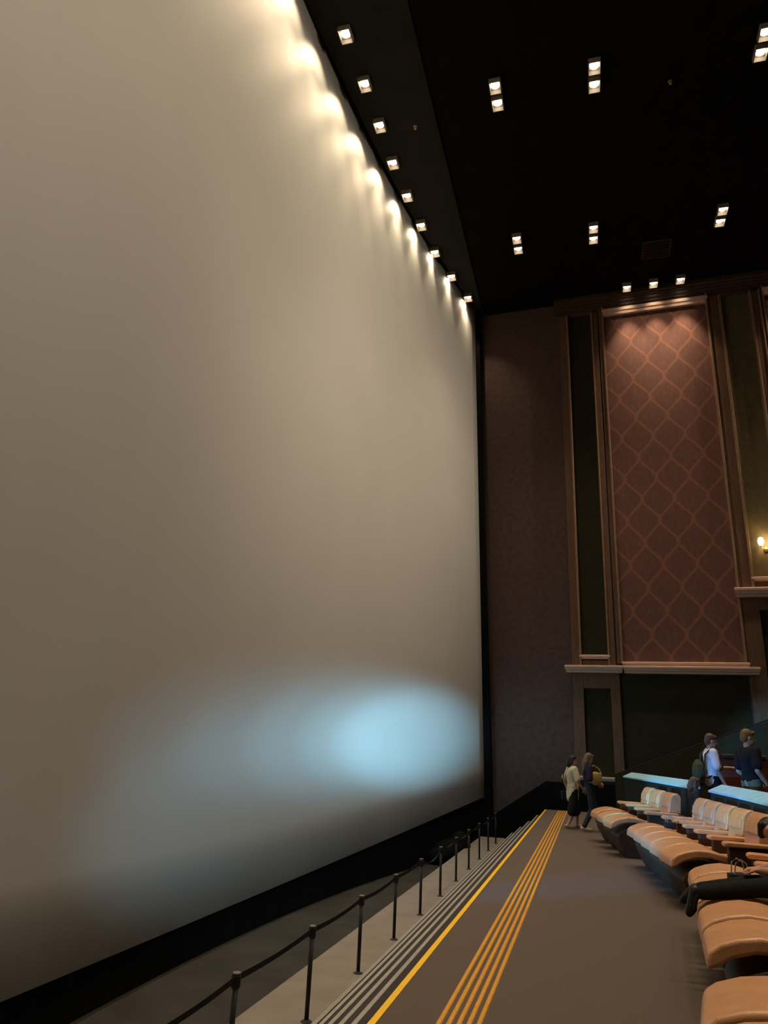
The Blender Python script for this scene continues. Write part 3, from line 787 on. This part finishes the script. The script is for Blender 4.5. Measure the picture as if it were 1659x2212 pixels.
# 3 person in white with olive backpack, behind the partition
J = base_pose(1.0)
J['ell'] = V((-.20, .13, 1.12)); J['wrl'] = V((-.12, .40, 1.13)); J['elr'] = V((.22, .0, 1.10)); J['wrr'] = V((.17, .12, .88))
person('person in a white short sleeved shirt with an olive backpack, reaching forward beyond the partition', (2.12, 14.75, .38), math.radians(-80), J, 1.0,
       HAIR_B, cloth('white_cotton', (.72, .66, .68)), cloth('black_wool', (.014, .013, .014)), mat('black_shoe', (.02, .02, .02), .5), sleeve=.42, hem=.05, palms={'l': (0, 0, 1), 'r': (0, 0, 1)})
bp = thing('backpack', 'olive backpack hanging low behind the white shirted person', 'bag', (2.12, 14.75, .38), math.radians(-80))
olv = cloth('olive_canvas', (.065, .062, .03))
remeshed('pack', MB().ell((.02, -.25, 1.02), .16, .11, .24).box(-.13, .15, -.31, -.19, .84, 1.18), olv, .018, bp, 4)
for sx in (-1, 1): MB().tube([(sx * .10, -.17, 1.12), (sx * .14, -.15, 1.34), (sx * .14, -.02, 1.47), (sx * .15, .12, 1.36), (sx * .16, .145, 1.18), (sx * .15, .05, 1.02), (sx * .12, -.17, .94)], .016, 8).build('strap', olv, bp)
pm2 = thing('glowing_phone', 'lit white phone screen at the hip of the white shirted person', 'phone', (2.315, 14.56, 1.165), math.radians(10))
MB().box(-.06, .06, -.006, .006, -.04, .04).build('case', M_METAL, pm2, bevel=.003)
MB().box(-.056, .056, -.0085, -.0055, -.036, .036).build('screen', emit('phone_glow', (.85, .85, 1.0), 1.5), pm2)
rd = thing('red_pouch', 'small red pouch in the hand of the white shirted person', 'pouch', (2.60, 14.96, 1.545), math.radians(-20))
remeshed('body', MB().box(-.07, .07, -.03, .03, -.03, .06).ell((0, 0, .02), .08, .045, .06), cloth('red_cloth', (.45, .06, .05)), .012, rd, 4)
MB().tube([(-.03, 0, .06), (0, 0, .085), (.03, 0, .06)], .006, 6).build('loop', M_BELT, rd)

# 4 person in black top, right edge
J = base_pose(1.02)
J['ell'] = V((-.24, -.02, 1.10)); J['wrl'] = V((-.16, .18, .96)); J['elr'] = V((.22, -.06, 1.12)); J['wrr'] = V((.18, .12, .94))
person('person with golden brown hair in a black T-shirt and khaki trousers at the right edge', (2.42, 13.0, .38), math.radians(-60), J, 1.02,
       HAIR_GOLD, cloth('black_jersey', (.012, .011, .012)), cloth('khaki_twill', (.17, .135, .085)), mat('brown_shoe', (.06, .04, .03), .5), sleeve=.36, hair_long=.0, look=(.3, .95, .0))
kb = thing('black_bag', 'black shoulder bag on the far side of the person in the black T-shirt', 'bag', (2.78, 12.98, .38), math.radians(-60))
remeshed('pouch', MB().ell((0, 0, .95), .08, .16, .18).box(-.05, .05, -.14, .14, .86, 1.08), M_BELT, .016, kb, 4)
MB().tube([(0, -.12, 1.06), (-.06, -.09, 1.30), (-.11, 0, 1.44), (-.05, .09, 1.28), (0, .12, 1.06)], .014, 8).build('strap', M_BELT, kb)

# 5 short person in the gap between the partitions
J = base_pose(.78)
J['ell'] = V((-.17, .02, .86)); J['wrl'] = V((-.13, .16, .82)); J['knl'] = V((-.07, .08, .38)); J['anl'] = V((-.07, .10, .062)); J['anr'] = V((.07, -.12, .07))
person('short person with brown hair and dark clothes in the gap between the two partitions', (1.72, 14.22, 0), math.radians(-75), J, .78,
       HAIR_B, cloth('dark_brown_knit', (.035, .022, .016)), cloth('black_denim', (.008, .008, .009)), mat('black_trainer', (.015, .015, .015), .5), sleeve=.9, hair_long=.05)

# 6 person lying back in the third block; local frame as the seat's (x back, y along the row)
SP = SEATS[('third', 2)]
def seatpose():
    J = {}
    J['pelvis'] = V((-.22, -.98, .72)); J['waist'] = V((-.20, -1.0, .86)); J['chest'] = V((-.10, -.93, 1.0)); J['neck'] = V((-.02, -.80, 1.06)); J['head'] = V((.06, -.66, 1.10))
    for n_, sg in (('l', -1), ('r', 1)):
        c = -.16
        J['sh' + n_] = V((c * .5 + sg * .17, -.87, 1.04)); J['el' + n_] = V((c + sg * .21, -.68, .84)); J['wr' + n_] = V((c + sg * .06, -.50, .83))
        J['hip' + n_] = V((c - .04 + sg * .085, -.93, .72)); J['kn' + n_] = V((c - .06 + sg * .085, -.47, .72)); J['an' + n_] = V((c - .08 + sg * .075, -.03, .64)); J['toe' + n_] = V((c - .09 + sg * .09, .07, .56))
    J['toel'] = J['anl'] + V((-.03, .07, -.13))
    return J
SPROT = math.pi / 2 + SP.rotation_euler.z
person('person lying back in black trousers and black shoes with legs up on the leg rest', SP.location, SPROT, seatpose(), 1.0,
       HAIR_D, cloth('dark_red_top', (.16, .025, .022)), cloth('black_trousers', (.012, .013, .010)), mat('black_leather_shoe', (.008, .008, .009), .35), sleeve=.42, palms={'l': (0, 0, -1), 'r': (0, 0, -1)})
# bags lying on the seats
def handbag(label, loc, rz, s, mtl):
    t = thing('handbag', label, 'bag', loc, rz)
    remeshed('pouch', MB().box(-.13 * s, .13 * s, -.06 * s, .06 * s, .02 * s, .16 * s).ell((0, 0, .09 * s), .15 * s, .085 * s, .085 * s), mtl, .014 * s, t, 5)
    for sy in (-1, 1): MB().tube([(-.08 * s, sy * .05 * s, .14 * s), (-.06 * s, sy * .06 * s, .27 * s), (0, sy * .06 * s, .31 * s), (.06 * s, sy * .06 * s, .27 * s), (.08 * s, sy * .05 * s, .14 * s)], .008 * s, 8).build('handle', mat('pale_piping', (.33, .29, .21), .5), t)
    return t
handbag('black handbag with pale handles on the leg rest beside the black trousers', (1.16, 7.12, .625), .2, .72, M_BELT)
handbag('small dark bag with pale handles on the first leg rest of the second block', (1.10, 12.25, .625), .3, .6, M_BELT)
